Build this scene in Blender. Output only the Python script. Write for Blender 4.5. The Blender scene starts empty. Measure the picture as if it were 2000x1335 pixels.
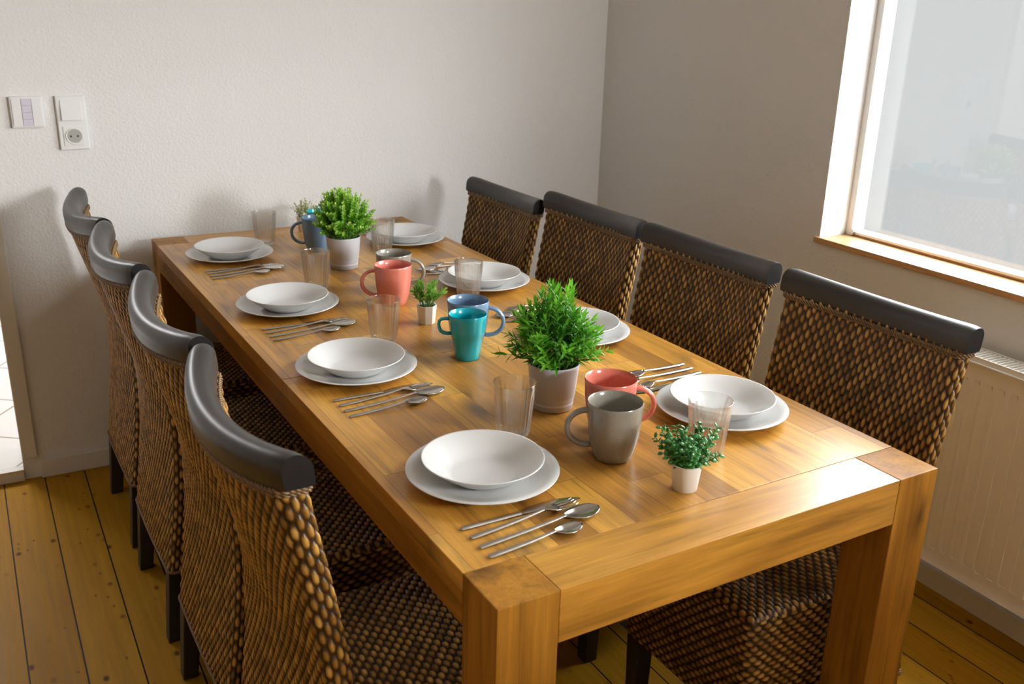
import bpy, math, random
import numpy as np
from mathutils import Matrix, Vector

PI = math.pi
rnd = random.Random(7)
C = bpy.context.scene.collection
scene = bpy.context.scene

# ------------------------------------------------------------------ camera
F_PX = 1870.09
YAW, PIT, ROL = -0.53649115, -0.33821582, 0.02715327
cam_d = bpy.data.cameras.new('camera')
cam = bpy.data.objects.new('camera', cam_d); C.objects.link(cam)
cam_d.sensor_width = 36.0
cam_d.lens = F_PX / 2000 * 36.0
cam_d.clip_start = 0.05
_f = Vector((-math.sin(YAW) * math.cos(PIT), math.cos(YAW) * math.cos(PIT), math.sin(PIT)))
_r = Vector((math.cos(YAW), math.sin(YAW), 0)); _u = _r.cross(_f)
_r2 = _r * math.cos(ROL) + _u * math.sin(ROL); _u2 = -_r * math.sin(ROL) + _u * math.cos(ROL)
cam.matrix_world = Matrix(((_r2.x, _u2.x, -_f.x, -0.93803), (_r2.y, _u2.y, -_f.y, -0.88071),
                           (_r2.z, _u2.z, -_f.z, 1.48468), (0, 0, 0, 1)))
scene.camera = cam
cam_d.dof.use_dof = True; cam_d.dof.focus_distance = 1.95; cam_d.dof.aperture_fstop = 7.1

# ------------------------------------------------------------------ world: hazy sky above, pale sunlit ground below the horizon
SKY = 19.0
GROUND = 0.70
w = bpy.data.worlds.new('world'); scene.world = w; w.use_nodes = True
nt = w.node_tree; nt.nodes.clear()
wo = nt.nodes.new('ShaderNodeOutputWorld'); bg = nt.nodes.new('ShaderNodeBackground')
tc = nt.nodes.new('ShaderNodeTexCoord'); sx = nt.nodes.new('ShaderNodeSeparateXYZ')
mr = nt.nodes.new('ShaderNodeMapRange'); mr.inputs[1].default_value = 0.03; mr.inputs[2].default_value = 0.16
mr.inputs[3].default_value = GROUND; mr.inputs[4].default_value = SKY
nt.links.new(tc.outputs['Generated'], sx.inputs[0]); nt.links.new(sx.outputs[2], mr.inputs[0])
nt.links.new(mr.outputs[0], bg.inputs[1]); bg.inputs[0].default_value = (0.955, 0.98, 1.0, 1)
nt.links.new(bg.outputs[0], wo.inputs[0])

# room frame is turned a little against the table
TH = -0.027748
def rm(x, y, z=0.0):
    return (math.cos(TH) * x - math.sin(TH) * y, math.sin(TH) * x + math.cos(TH) * y, z)

def area(name, loc, target, sx_, sy_, power, col):
    l = bpy.data.lights.new(name, 'AREA'); l.shape = 'RECTANGLE'; l.size = sx_; l.size_y = sy_
    l.energy = power; l.color = col
    o = bpy.data.objects.new(name, l); C.objects.link(o); o.location = loc
    o.rotation_euler = (Vector(target) - Vector(loc)).to_track_quat('-Z', 'Y').to_euler()
    return o
YB, XR = 2.2621, 1.2277
# bright daylight entering the second window (outside the frame, behind the camera on the same wall)
area('daylight_window', rm(XR + 0.14, -2.25, 1.58), rm(-0.35, 1.3, 0.85), 0.6, 0.6, 155, (0.97, 0.985, 1.0))
# daylight in the tiled room behind the doorway
area('daylight_hall', rm(-1.2, 3.9, 2.2), rm(-1.1, 3.2, 0.0), 1.2, 0.8, 60, (1, 1, 1))

vs = scene.view_settings
scene.display_settings.display_device = 'sRGB'
vs.view_transform = 'Standard'; vs.look = 'None'; vs.gamma = 1.0; vs.use_curve_mapping = False
vs.exposure = 0.0
scene.cycles.max_bounces = 10; scene.cycles.transparent_max_bounces = 24
scene.cycles.diffuse_bounces = 5; scene.cycles.glossy_bounces = 5
scene.cycles.caustics_reflective = False; scene.cycles.caustics_refractive = True
scene.cycles.sample_clamp_indirect = 6.0

# ================================================================== helpers
class MB:
    """collects vertices and faces, then links them as ONE mesh object"""
    def __init__(s): s.v = []; s.f = []
    def add(s, vs_, fs):
        n = len(s.v); s.v += [tuple(p) for p in vs_]; s.f += [tuple(i + n for i in f) for f in fs]
    def box(s, x0, x1, y0, y1, z0, z1):
        s.add([(x0, y0, z0), (x1, y0, z0), (x1, y1, z0), (x0, y1, z0), (x0, y0, z1), (x1, y0, z1), (x1, y1, z1), (x0, y1, z1)],
              [(0, 3, 2, 1), (4, 5, 6, 7), (0, 1, 5, 4), (1, 2, 6, 5), (2, 3, 7, 6), (3, 0, 4, 7)])
    def lathe(s, prof, seg=48, cx=0, cy=0, fn=None):
        """closed of revolution: prof list of (r,z); r=0 at ends closes with a fan"""
        rings = []
        for (r, z) in prof:
            if r <= 1e-6:
                rings.append([len(s.v)]); s.v.append((cx, cy, z))
            else:
                ring = []
                for k in range(seg):
                    a = 2 * PI * k / seg
                    rr = fn(r, z, a) if fn else r
                    ring.append(len(s.v)); s.v.append((cx + rr * math.cos(a), cy + rr * math.sin(a), z))
                rings.append(ring)
        for a, b in zip(rings, rings[1:]):
            if len(a) == 1 and len(b) == 1: continue
            for k in range(seg):
                k2 = (k + 1) % seg
                if len(a) == 1: s.f.append((a[0], b[k2], b[k]))
                elif len(b) == 1: s.f.append((a[k], a[k2], b[0]))
                else: s.f.append((a[k], a[k2], b[k2], b[k]))
    def tube(s, pts, rad, seg=10, closed=False, squash=None, cap=True):
        """sweep a circle (or ellipse rad x squash) along points"""
        P = [Vector(p) for p in pts]; n = len(P); rings = []; up = None
        for i in range(n):
            if closed: t = P[(i + 1) % n] - P[i - 1]
            else: t = P[min(i + 1, n - 1)] - P[max(i - 1, 0)]
            t.normalize()
            if up is None:
                up = Vector((0, 0, 1)) if abs(t.z) < .9 else Vector((1, 0, 0))
            a = t.cross(up); a.normalize(); b = a.cross(t); b.normalize(); up = b
            r = rad[i] if isinstance(rad, (list, tuple)) else rad
            q = r if squash is None else (squash[i] if isinstance(squash, (list, tuple)) else squash)
            ring = []
            for k in range(seg):
                an = 2 * PI * k / seg
                v = P[i] + a * (math.cos(an) * q) + b * (math.sin(an) * r)
                ring.append(len(s.v)); s.v.append(tuple(v))
            rings.append(ring)
        m = n if closed else n - 1
        for i in range(m):
            A, B = rings[i], rings[(i + 1) % n]
            for k in range(seg):
                k2 = (k + 1) % seg; s.f.append((A[k], A[k2], B[k2], B[k]))
        if not closed and cap:
            s.f.append(tuple(rings[0][::-1])); s.f.append(tuple(rings[-1]))
    def build(s, name, mat, parent=None, smooth=False, bevel=0.0, seg=2, loc=None, rotz=0.0, auto=None):
        me = bpy.data.meshes.new(name); me.from_pydata(s.v, [], s.f); me.update()
        return finish(name, me, mat, parent, smooth, bevel, seg, loc, rotz, auto)

def finish(name, me, mat, parent=None, smooth=False, bevel=0.0, seg=2, loc=None, rotz=0.0, auto=None):
    import bmesh
    if bevel > 0:
        bm = bmesh.new(); bm.from_mesh(me)
        es = [e for e in bm.edges if len(e.link_faces) == 2 and e.calc_face_angle(0) > 0.6]
        bmesh.ops.bevel(bm, geom=es, offset=bevel, segments=seg, affect='EDGES', profile=0.6, clamp_overlap=True)
        bm.to_mesh(me); bm.free()
    if mat: me.materials.append(mat)
    if smooth: me.polygons.foreach_set('use_smooth', [True] * len(me.polygons))
    if auto is not None: me.set_sharp_from_angle(angle=auto)
    o = bpy.data.objects.new(name, me); C.objects.link(o)
    if parent: o.parent = parent
    if loc: o.location = loc
    o.rotation_euler = (0, 0, rotz)
    return o

def tag(o, label=None, cat=None, group=None, kind=None):
    if label: o['label'] = label
    if cat: o['category'] = cat
    if group: o['group'] = group
    if kind: o['kind'] = kind
    return o
def thing(name, loc, label, cat, rotz=0.0, group=None):
    o = bpy.data.objects.new(name, None); C.objects.link(o); o.location = loc
    o.rotation_euler = (0, 0, rotz); o.empty_display_size = 0.05
    return tag(o, label, cat, group)
def dup(root, loc, rotz, label, scale=None, keep=None):
    r = root.copy(); C.objects.link(r); r.location = loc; r.rotation_euler = (0, 0, rotz)
    r['label'] = label
    if scale: r.scale = (scale,) * 3
    for ch in list(root.children):
        c = ch.copy(); C.objects.link(c); c.parent = r
        for g in list(ch.children):
            d = g.copy(); C.objects.link(d); d.parent = c
    return r
def struct(name, mb, mat, bevel=0.0, **k):
    return tag(mb.build(name, mat, None, bevel=bevel, rotz=TH, **k), kind='structure')

# ------------------------------------------------------------------ node helpers
class NT:
    def __init__(s, name):
        s.m = bpy.data.materials.new(name); s.m.use_nodes = True; s.t = s.m.node_tree
        s.b = s.t.nodes['Principled BSDF']; s.out = s.t.nodes['Material Output']
    def n(s, t, **k):
        q = s.t.nodes.new(t)
        for a, b in k.items(): setattr(q, a, b)
        return q
    def l(s, a, b): s.t.links.new(a, b)
    def math(s, op, a, b=None, c=None):
        q = s.n('ShaderNodeMath', operation=op)
        for i, v in enumerate((a, b, c)):
            if v is None: continue
            if isinstance(v, (int, float)): q.inputs[i].default_value = v
            else: s.l(v, q.inputs[i])
        return q.outputs[0]
    def ramp(s, fac, stops, interp='LINEAR'):
        q = s.n('ShaderNodeValToRGB'); q.color_ramp.interpolation = interp
        e = q.color_ramp.elements
        while len(e) < len(stops): e.new(0.5)
        for el, (p, c) in zip(e, stops):
            el.position = p; el.color = (c, c, c, 1) if isinstance(c, (int, float)) else (*c, 1)
        s.l(fac, q.inputs[0]); return q.outputs[0]
    def noise(s, vec, scale, detail=4, rough=0.55, dist=0.0):
        q = s.n('ShaderNodeTexNoise'); q.inputs['Scale'].default_value = scale
        q.inputs['Detail'].default_value = detail; q.inputs['Roughness'].default_value = rough
        q.inputs['Distortion'].default_value = dist
        s.l(vec, q.inputs['Vector']); return q.outputs['Fac']
    def coord(s, which='Object'):
        return s.n('ShaderNodeTexCoord').outputs[which]
    def mapping(s, vec, scale=(1, 1, 1), rot=(0, 0, 0), loc=(0, 0, 0)):
        q = s.n('ShaderNodeMapping'); q.inputs['Scale'].default_value = scale
        q.inputs['Rotation'].default_value = rot; q.inputs['Location'].default_value = loc
        s.l(vec, q.inputs['Vector']); return q.outputs[0]
    def mix(s, fac, a, b, mode='MIX'):
        q = s.n('ShaderNodeMix', data_type='RGBA', blend_type=mode)
        for i, v in ((0, fac), (6, a), (7, b)):
            if isinstance(v, (int, float)): q.inputs[i].default_value = v
            elif isinstance(v, tuple): q.inputs[i].default_value = (*v, 1)
            else: s.l(v, q.inputs[i])
        return q.outputs[2]
    def bump(s, h, strength=0.3, dist=0.01):
        q = s.n('ShaderNodeBump'); q.inputs['Strength'].default_value = strength
        q.inputs['Distance'].default_value = dist; s.l(h, q.inputs['Height'])
        s.l(q.outputs[0], s.b.inputs['Normal'])
    def base(s, c):
        if isinstance(c, tuple): s.b.inputs['Base Color'].default_value = (*c, 1)
        else: s.l(c, s.b.inputs['Base Color'])
    def p(s, **k):
        for a, v in k.items():
            i = s.b.inputs[a.replace('_', ' ')]
            if isinstance(v, (int, float, tuple)): i.default_value = v
            else: s.l(v, i)
        return s

def simple(name, col, rough=0.5, var=0.06, scale=30, **k):
    m = NT(name); c = m.coord(); f = m.noise(c, scale, 3)
    m.base(m.mix(f, tuple(x * (1 - var) for x in col), tuple(min(1, x * (1 + var)) for x in col)))
    m.p(Roughness=rough, **k); return m.m

def wood(name, axis='y', staves=True, pal=None, rough=0.33, coat=0.35, bw=0.36, rh=0.068, seed=0.0, dark=1.0, spec=0.5):
    m = NT(name); oc = m.coord()
    rot = {'y': (0, 0, -PI / 2), 'x': (0, 0, 0), 'z': (0, PI / 2, 0)}[axis]
    v = m.mapping(oc, rot=rot, loc=(seed, seed * .37, 0))          # grain now runs along x
    pal = pal or [(0.0, (0.13, 0.060, 0.014)), (0.20, (0.29, 0.130, 0.024)), (0.40, (0.51, 0.232, 0.034)), (0.66, (0.69, 0.345, 0.052)), (1.0, (0.78, 0.48, 0.12))]
    if staves:
        br = m.n('ShaderNodeTexBrick'); m.l(v, br.inputs['Vector'])
        br.offset = 0.37; br.offset_frequency = 2; br.squash = 0.8; br.squash_frequency = 3
        for k, val in (('Scale', 1.0), ('Mortar Size', 0.0007), ('Mortar Smooth', 0.3), ('Bias', 0.0), ('Brick Width', bw), ('Row Height', rh)):
            br.inputs[k].default_value = val
        br.inputs['Color1'].default_value = (0, 0, 0, 1); br.inputs['Color2'].default_value = (1, 1, 1, 1)
        br.inputs['Mortar'].default_value = (0.1, 0.1, 0.1, 1)
        sep = m.n('ShaderNodeSeparateColor'); m.l(br.outputs['Color'], sep.inputs[0]); g = sep.outputs[0]
        off = m.n('ShaderNodeCombineXYZ'); m.l(m.math('MULTIPLY', g, 7.3), off.inputs[0]); m.l(m.math('MULTIPLY', g, 3.1), off.inputs[1])
        va = m.n('ShaderNodeVectorMath', operation='ADD'); m.l(v, va.inputs[0]); m.l(off.outputs[0], va.inputs[1]); gv = va.outputs[0]
    else:
        g = None; gv = v
    slow = m.noise(m.mapping(gv, scale=(1.6, 9, 9)), 1.0, 3, 0.6, 0.6)
    fine = m.noise(m.mapping(gv, scale=(7, 150, 150)), 1.0, 4, 0.65)
    streak = m.noise(m.mapping(gv, scale=(3.0, 46, 46)), 1.0, 5, 0.6, 0.8)
    if g is not None:
        gg = m.math('ADD', m.math('MULTIPLY', g, 0.52), m.math('MULTIPLY', slow, 0.55))
    else:
        gg = m.math('ADD', slow, 0.03)
    col = m.ramp(gg, pal)
    st = m.ramp(streak, [(0.28, 0.58), (0.45, 0.92), (0.72, 1.14)])
    fi = m.ramp(fine, [(0.3, 0.80), (0.7, 1.10)])
    col = m.mix(1.0, col, st, 'MULTIPLY'); col = m.mix(1.0, col, fi, 'MULTIPLY')
    kn = m.n('ShaderNodeTexVoronoi'); kn.inputs['Scale'].default_value = 1.0
    m.l(m.mapping(gv, scale=(3.2, 6.5, 6.5)), kn.inputs['Vector'])
    kf = m.ramp(kn.outputs['Distance'], [(0.06, 1.0), (0.26, 0.0)])
    big = m.noise(m.mapping(gv, scale=(4, 11, 11)), 1.0, 2, 0.5, 1.0)
    kf2 = m.math('MULTIPLY', kf, m.ramp(big, [(0.44, 0.0), (0.56, 0.85)]))
    col = m.mix(kf2, col, (0.10, 0.05, 0.022))
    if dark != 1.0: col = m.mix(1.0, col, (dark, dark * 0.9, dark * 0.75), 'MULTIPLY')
    if staves:
        col = m.mix(m.math('MULTIPLY', br.outputs['Fac'], 0.45), col, (0.07, 0.035, 0.015))
    m.base(col)
    m.p(Roughness=m.ramp(fine, [(0.2, rough - 0.05), (0.8, rough + 0.1)]), Coat_Weight=coat, Coat_Roughness=0.22, Specular_IOR_Level=spec)
    m.bump(fine, 0.12, 0.002)
    return m.m

# ================================================================== materials
def plaster(name, col):
    m = NT(name); c = m.coord()
    a = m.noise(c, 125, 3, 0.6, 0.3); b = m.noise(c, 2.2, 2)
    vo = m.n('ShaderNodeTexVoronoi'); vo.inputs['Scale'].default_value = 130; m.l(c, vo.inputs['Vector'])
    h = m.math('ADD', m.math('MULTIPLY', a, 1.0), m.math('MULTIPLY', vo.outputs['Distance'], 0.35))
    m.base(m.mix(b, tuple(x * .97 for x in col), tuple(min(1, x * 1.02) for x in col)))
    m.p(Roughness=0.92, Specular_IOR_Level=0.2); m.bump(h, 0.38, 0.005); return m.m
M_WALL = plaster('plaster', (0.77, 0.765, 0.75))
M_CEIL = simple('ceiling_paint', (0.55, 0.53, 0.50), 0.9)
M_FAR = simple('taupe_wall_paint', (0.44, 0.40, 0.36), 0.9)
M_TRIM = simple('white_paint', (0.74, 0.71, 0.64), 0.5, 0.03)
M_FRAME = simple('window_paint', (0.88, 0.88, 0.86), 0.35, 0.02)
M_RAD = simple('radiator_enamel', (0.78, 0.74, 0.67), 0.35, 0.02)
M_PLASTIC = simple('white_plastic', (0.78, 0.79, 0.78), 0.3, 0.01)
M_PLASTIC2 = simple('lilac_plastic', (0.62, 0.60, 0.70), 0.35, 0.01)
M_BLACK = simple('dark_hole', (0.02, 0.02, 0.02), 0.6, 0.1)
M_PORC = simple('porcelain', (0.69, 0.69, 0.68), 0.12, 0.01, Coat_Weight=0.3)
M_SILL = wood('sill_wood', 'y', False, pal=[(0.0, (0.50, 0.25, 0.09)), (1.0, (0.68, 0.42, 0.20))], rough=0.4)

def speckled(name, col, spec, rough=0.22):
    m = NT(name); c = m.coord(); a = m.noise(c, 420, 2, 0.5); b = m.noise(c, 35, 3)
    f = m.ramp(a, [(0.30, 1.0), (0.40, 0.0)])
    base = m.mix(b, tuple(x * .90 for x in col), tuple(min(1, x * 1.1) for x in col))
    m.base(m.mix(m.math('MULTIPLY', f, 0.5), base, spec)); m.p(Roughness=rough, Coat_Weight=0.4, Coat_Roughness=0.1); return m.m
M_GREY = speckled('grey_glaze', (0.255, 0.235, 0.195), (0.10, 0.09, 0.075))
M_GREYIN = speckled('grey_glaze_inside', (0.22, 0.23, 0.21), (0.10, 0.10, 0.09))
M_RED = speckled('coral_glaze', (0.64, 0.19, 0.14), (0.40, 0.10, 0.07))
M_BLUE = speckled('blue_glaze', (0.135, 0.225, 0.34), (0.06, 0.10, 0.17))
M_TEAL = simple('teal_glaze', (0.0, 0.335, 0.40), 0.2, 0.02, Coat_Weight=0.4)
M_POT = simple('grey_pot', (0.52, 0.52, 0.56), 0.45, 0.03)
M_WPOT = simple('white_pot', (0.76, 0.74, 0.70), 0.35, 0.03)
M_SOIL = simple('soil', (0.045, 0.03, 0.02), 0.95, 0.4, 200)

def leaf_mat(name, c0, c1, c2, trans=0.35, rough=0.4):
    m = NT(name); at = m.n('ShaderNodeAttribute'); at.attribute_name = 'tint'
    col = m.ramp(at.outputs['Fac'], [(0.0, c0), (0.5, c1), (1.0, c2)])
    m.base(col); m.p(Roughness=rough)
    tr = m.n('ShaderNodeBsdfTranslucent'); m.l(col, tr.inputs[0])
    mx = m.n('ShaderNodeMixShader'); mx.inputs[0].default_value = trans
    m.l(m.b.outputs[0], mx.inputs[1]); m.l(tr.outputs[0], mx.inputs[2]); m.l(mx.outputs[0], m.out.inputs[0]); return m.m
M_LEAF1 = leaf_mat('fern_leaf', (0.030, 0.13, 0.010), (0.09, 0.33, 0.018), (0.26, 0.66, 0.05))
M_LEAF2 = leaf_mat('box_leaf', (0.045, 0.17, 0.008), (0.20, 0.50, 0.02), (0.72, 0.88, 0.25))
M_LEAF3 = leaf_mat('jade_leaf', (0.03, 0.16, 0.045), (0.06, 0.27, 0.07), (0.10, 0.36, 0.07), 0.1, 0.2)
M_LEAF4 = leaf_mat('sprig_leaf', (0.08, 0.23, 0.02), (0.18, 0.40, 0.05), (0.34, 0.56, 0.11))
M_LEAF5 = leaf_mat('pale_leaf', (0.22, 0.27, 0.05), (0.50, 0.52, 0.20), (0.85, 0.83, 0.55))
M_STEM = simple('stem_green', (0.13, 0.28, 0.04), 0.6, 0.2)

def steel():
    m = NT('brushed_steel'); c = m.coord(); a = m.noise(m.mapping(c, scale=(1, 1, 1)), 330, 2)
    m.base((0.50, 0.47, 0.44)); m.p(Metallic=1.0, Roughness=0.38); m.bump(a, 0.35, 0.0012); return m.m
def steel2():
    m = NT('polished_steel'); c = m.coord(); a = m.noise(c, 60, 2)
    m.base((0.66, 0.63, 0.60)); m.p(Metallic=1.0, Roughness=m.ramp(a, [(0.3, 0.17), (0.7, 0.24)])); return m.m
M_STEEL, M_STEEL2 = steel(), steel2()

def clear(name, ior, rough, tint, refr=0):
    m = NT(name); lw = m.n('ShaderNodeLayerWeight'); lw.inputs[0].default_value = 0.5
    fr_ = m.math('ADD', m.math('MULTIPLY', m.math('POWER', lw.outputs['Facing'], 3.0), 0.8), 0.06)
    t = m.n('ShaderNodeBsdfTransparent'); t.inputs[0].default_value = (*tint, 1)
    g = m.n('ShaderNodeBsdfGlossy'); g.inputs['Roughness'].default_value = rough; g.inputs[0].default_value = (1, 1, 1, 1)
    mx = m.n('ShaderNodeMixShader'); m.l(fr_, mx.inputs[0]); m.l(t.outputs[0], mx.inputs[1]); m.l(g.outputs[0], mx.inputs[2])
    if refr:
        gl = m.n('ShaderNodeBsdfGlass'); gl.inputs['Roughness'].default_value = 0.0; gl.inputs['IOR'].default_value = 1.42
        m2 = m.n('ShaderNodeMixShader'); m2.inputs[0].default_value = refr; m.l(t.outputs[0], m2.inputs[1]); m.l(gl.outputs[0], m2.inputs[2]); m.l(m2.outputs[0], mx.inputs[1])
    m.l(mx.outputs[0], m.out.inputs[0]); return m.m
M_GLASS = clear('tumbler_glass', 1.45, 0.03, (0.99, 0.995, 0.99), 0.30)
M_PANE = clear('window_glass', 1.45, 0.0, (0.99, 0.995, 0.99))

def rail_mat():
    m = NT('dark_stained_wood'); c = m.coord(); a = m.noise(m.mapping(c, scale=(60, 5, 60)), 1, 4)
    m.base(m.mix(a, (0.014, 0.011, 0.010), (0.034, 0.027, 0.025)))
    m.p(Roughness=m.ramp(a, [(0.3, 0.36), (0.7, 0.48)]), Specular_IOR_Level=0.5, Coat_Weight=0.25, Coat_Roughness=0.3); return m.m
M_RAIL = rail_mat()
M_CAP = simple('shaded_end_grain', (0.010, 0.008, 0.008), 0.6, 0.2, Specular_IOR_Level=0.2)  # dark end grain, blackened further: the caps' shade is in the colour
M_LEG = simple('black_leg_stain', (0.018, 0.014, 0.012), 0.45, 0.2)
def wicker():
    m = NT('woven_rattan'); at = m.n('ShaderNodeAttribute'); at.attribute_name = 'tint'
    c = m.coord(); a = m.noise(c, 60, 3)
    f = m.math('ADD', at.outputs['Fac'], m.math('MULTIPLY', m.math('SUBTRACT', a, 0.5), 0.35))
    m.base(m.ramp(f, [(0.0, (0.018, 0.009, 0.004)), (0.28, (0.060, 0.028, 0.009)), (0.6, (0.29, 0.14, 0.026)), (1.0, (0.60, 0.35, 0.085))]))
    m.p(Roughness=0.36, Specular_IOR_Level=0.45); return m.m
M_WICK = wicker()
M_BRAID = simple('rattan_braid', (0.20, 0.115, 0.05), 0.45, 0.3, 150)

def floor_mat():
    m = NT('pine_boards'); v = m.mapping(m.coord(), rot=(0, 0, -PI / 2 - 0.012))
    br = m.n('ShaderNodeTexBrick'); m.l(m.mapping(v, loc=(0.4, 0.685 + 0.118 * 30 - 0.118 * 24, 0)), br.inputs['Vector'])
    br.offset = 0.45; br.squash = 1.0
    for k, val in (('Scale', 1.0), ('Mortar Size', 0.0019), ('Mortar Smooth', 0.1), ('Bias', 0.0), ('Brick Width', 5.3), ('Row Height', 0.118)):
        br.inputs[k].default_value = val
    br.inputs['Color1'].default_value = (0, 0, 0, 1); br.inputs['Color2'].default_value = (1, 1, 1, 1); br.inputs['Mortar'].default_value = (0, 0, 0, 1)
    sep = m.n('ShaderNodeSeparateColor'); m.l(br.outputs['Color'], sep.inputs[0]); g = sep.outputs[0]
    off = m.n('ShaderNodeCombineXYZ'); m.l(m.math('MULTIPLY', g, 9.1), off.inputs[0])
    va = m.n('ShaderNodeVectorMath', operation='ADD'); m.l(v, va.inputs[0]); m.l(off.outputs[0], va.inputs[1]); gv = va.outputs[0]
    slow = m.noise(m.mapping(gv, scale=(1.2, 7, 1)), 1, 3, 0.6, 0.5); st = m.noise(m.mapping(gv, scale=(2.5, 70, 1)), 1, 4, 0.6, 0.6)
    gg = m.math('ADD', m.math('MULTIPLY', g, 0.35), m.math('MULTIPLY', slow, 0.65))
    col = m.ramp(gg, [(0.15, (0.32, 0.145, 0.007)), (0.5, (0.42, 0.210, 0.012)), (0.85, (0.50, 0.275, 0.028))])
    col = m.mix(1.0, col, m.ramp(st, [(0.3, 0.80), (0.7, 1.08)]), 'MULTIPLY')
    kn = m.n('ShaderNodeTexVoronoi', voronoi_dimensions='2D'); kn.inputs['Scale'].default_value = 1.0; m.l(m.mapping(gv, scale=(6.0, 9.5, 1)), kn.inputs['Vector'])
    kf = m.ramp(kn.outputs['Distance'], [(0.02, 1.0), (0.085, 0.0)])
    msk = m.noise(m.mapping(gv, scale=(5.1, 8, 1)), 1, 2); kf = m.math('MULTIPLY', kf, m.ramp(msk, [(0.40, 0.0), (0.62, 1.0)]))
    col = m.mix(m.math('MINIMUM', m.math('MULTIPLY', kf, 1.3), 0.9), col, (0.07, 0.016, 0.005))
    k2 = m.n('ShaderNodeTexVoronoi', voronoi_dimensions='2D'); k2.inputs['Scale'].default_value = 1.0; m.l(m.mapping(gv, scale=(13, 26, 1), loc=(3.3, 1.7, 0)), k2.inputs['Vector'])
    kg = m.math('MULTIPLY', m.ramp(k2.outputs['Distance'], [(0.03, 1.0), (0.11, 0.0)]), m.ramp(m.noise(m.mapping(gv, scale=(6, 11, 1)), 1, 2), [(0.55, 0.0), (0.62, 0.8)]))
    col = m.mix(kg, col, (0.10, 0.035, 0.010))
    col = m.mix(br.outputs['Fac'], col, (0.012, 0.007, 0.004))
    m.base(col); m.p(Roughness=m.ramp(st, [(0.3, 0.42), (0.7, 0.55)]), Specular_IOR_Level=0.07)
    m.bump(m.math('SUBTRACT', 1.0, br.outputs['Fac']), 0.5, 0.003); return m.m
M_FLOOR = floor_mat()
def tile_mat():
    m = NT('white_tiles'); v = m.mapping(m.coord(), rot=(0, 0, 0.62))
    br = m.n('ShaderNodeTexBrick'); m.l(v, br.inputs['Vector']); br.offset = 0.0
    for k, val in (('Scale', 1.0), ('Mortar Size', 0.004), ('Mortar Smooth', 0.1), ('Brick Width', 0.30), ('Row Height', 0.30)):
        br.inputs[k].default_value = val
    br.inputs['Color1'].default_value = (0.72, 0.69, 0.66, 1); br.inputs['Color2'].default_value = (0.78, 0.75, 0.72, 1); br.inputs['Mortar'].default_value = (0.34, 0.26, 0.20, 1)
    m.base(br.outputs['Color']); m.p(Roughness=0.35); return m.m
M_TILE = tile_mat()
M_GRAVEL = simple('pale_paving', (0.6, 0.6, 0.58), 0.9)

# ================================================================== room shell
XL, YF, ZC = -3.2, -3.4, 2.5
b = MB(); b.box(XL, XR, YF, YB + 0.02, -0.05, 0.0); struct('floor', b, M_FLOOR)
b = MB(); b.box(XL, XR, YF, YB, ZC, ZC + 0.05); struct('ceiling', b, M_CEIL)
DX = -0.932                                   # right edge of the doorway
b = MB(); b.box(DX, XR + 0.25, YB, YB + 0.16, 0, ZC); b.box(XL - 0.2, DX - 0.9, YB, YB + 0.16, 0, ZC); b.box(DX - 0.9, DX, YB, YB + 0.16, 2.05, ZC)
b.box(DX - 0.9, DX, YB, YB + 0.16, -0.05, 0.0)
struct('wall_back', b, M_WALL)
# right wall with two window openings (y ranges in the room frame)
W1 = (-0.08, 1.083); W2 = (-2.85, -1.62); WZ = (0.845, 2.15); WT = 0.165
b = MB()
b.box(XR, XR + WT, W1[1], YB, 0, ZC); b.box(XR, XR + WT, W2[1], W1[0], 0, ZC); b.box(XR, XR + WT, YF - 0.2, W2[0], 0, ZC)
for (a0, a1) in (W1, W2):
    b.box(XR, XR + WT, a0, a1, 0, WZ[0]); b.box(XR, XR + WT, a0, a1, WZ[1], ZC)
struct('wall_right', b, M_WALL)
b = MB(); b.box(XL - 0.2, XL, YF, YB, 0, ZC); struct('wall_left', b, M_FAR)
b = MB(); b.box(XL - 0.2, XR, YF - 0.2, YF, 0, ZC); struct('wall_front', b, M_FAR)
b = MB(); b.box(DX + 0.048, XR - 0.012, YB - 0.014, YB, 0, 0.062); b.box(XL, DX - 0.95, YB - 0.014, YB, 0, 0.062); struct('baseboard_back', b, M_TRIM, bevel=0.003)
b = MB(); b.box(XR - 0.014, XR, YF, YB, 0, 0.062); struct('baseboard_right', b, M_TRIM, bevel=0.003)
# doorway: casing, raised threshold, tiled floor behind
dr = tag(bpy.data.objects.new('door_1', None), kind='structure'); C.objects.link(dr); dr.rotation_euler = (0, 0, TH)
b = MB(); b.box(DX, DX + 0.045, YB - 0.012, YB + 0.02, 0.075, 2.09); b.box(DX - 0.945, DX - 0.9, YB - 0.012, YB + 0.02, 0.075, 2.09); b.box(DX - 0.945, DX + 0.045, YB - 0.012, YB + 0.02, 2.05, 2.095)
b.build('door_casing', M_TRIM, dr, bevel=0.004)
b = MB(); b.box(DX - 0.9, DX - 0.0005, YB - 0.012, YB + 0.16, 0.0, 0.034); b.build('threshold', M_TRIM, dr, bevel=0.003)
b = MB(); b.box(DX - 0.9, DX - 0.0005, YB - 0.014, YB + 0.02, 0.034, 0.040); b.build('threshold_strip', simple('aluminium_strip', (0.6, 0.58, 0.55), 0.3, 0.02, Metallic=0.8), dr)
b = MB(); b.box(-2.6, 0.2, YB + 0.16, 5.2, -0.05, 0.040); b.box(DX - 0.9, DX, YB + 0.02, YB + 0.16, 0.034, 0.040); tag(b.build('floor', M_TILE, None, rotz=TH), kind='structure')
b = MB(); b.box(-2.8, 0.4, 5.2, 5.3, -0.05, ZC); b.box(-2.8, -2.6, YB + 0.16, 5.2, -0.05, ZC); b.box(0.2, 0.4, YB + 0.16, 5.2, -0.05, ZC); struct('wall_hall', b, M_CEIL)
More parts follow.
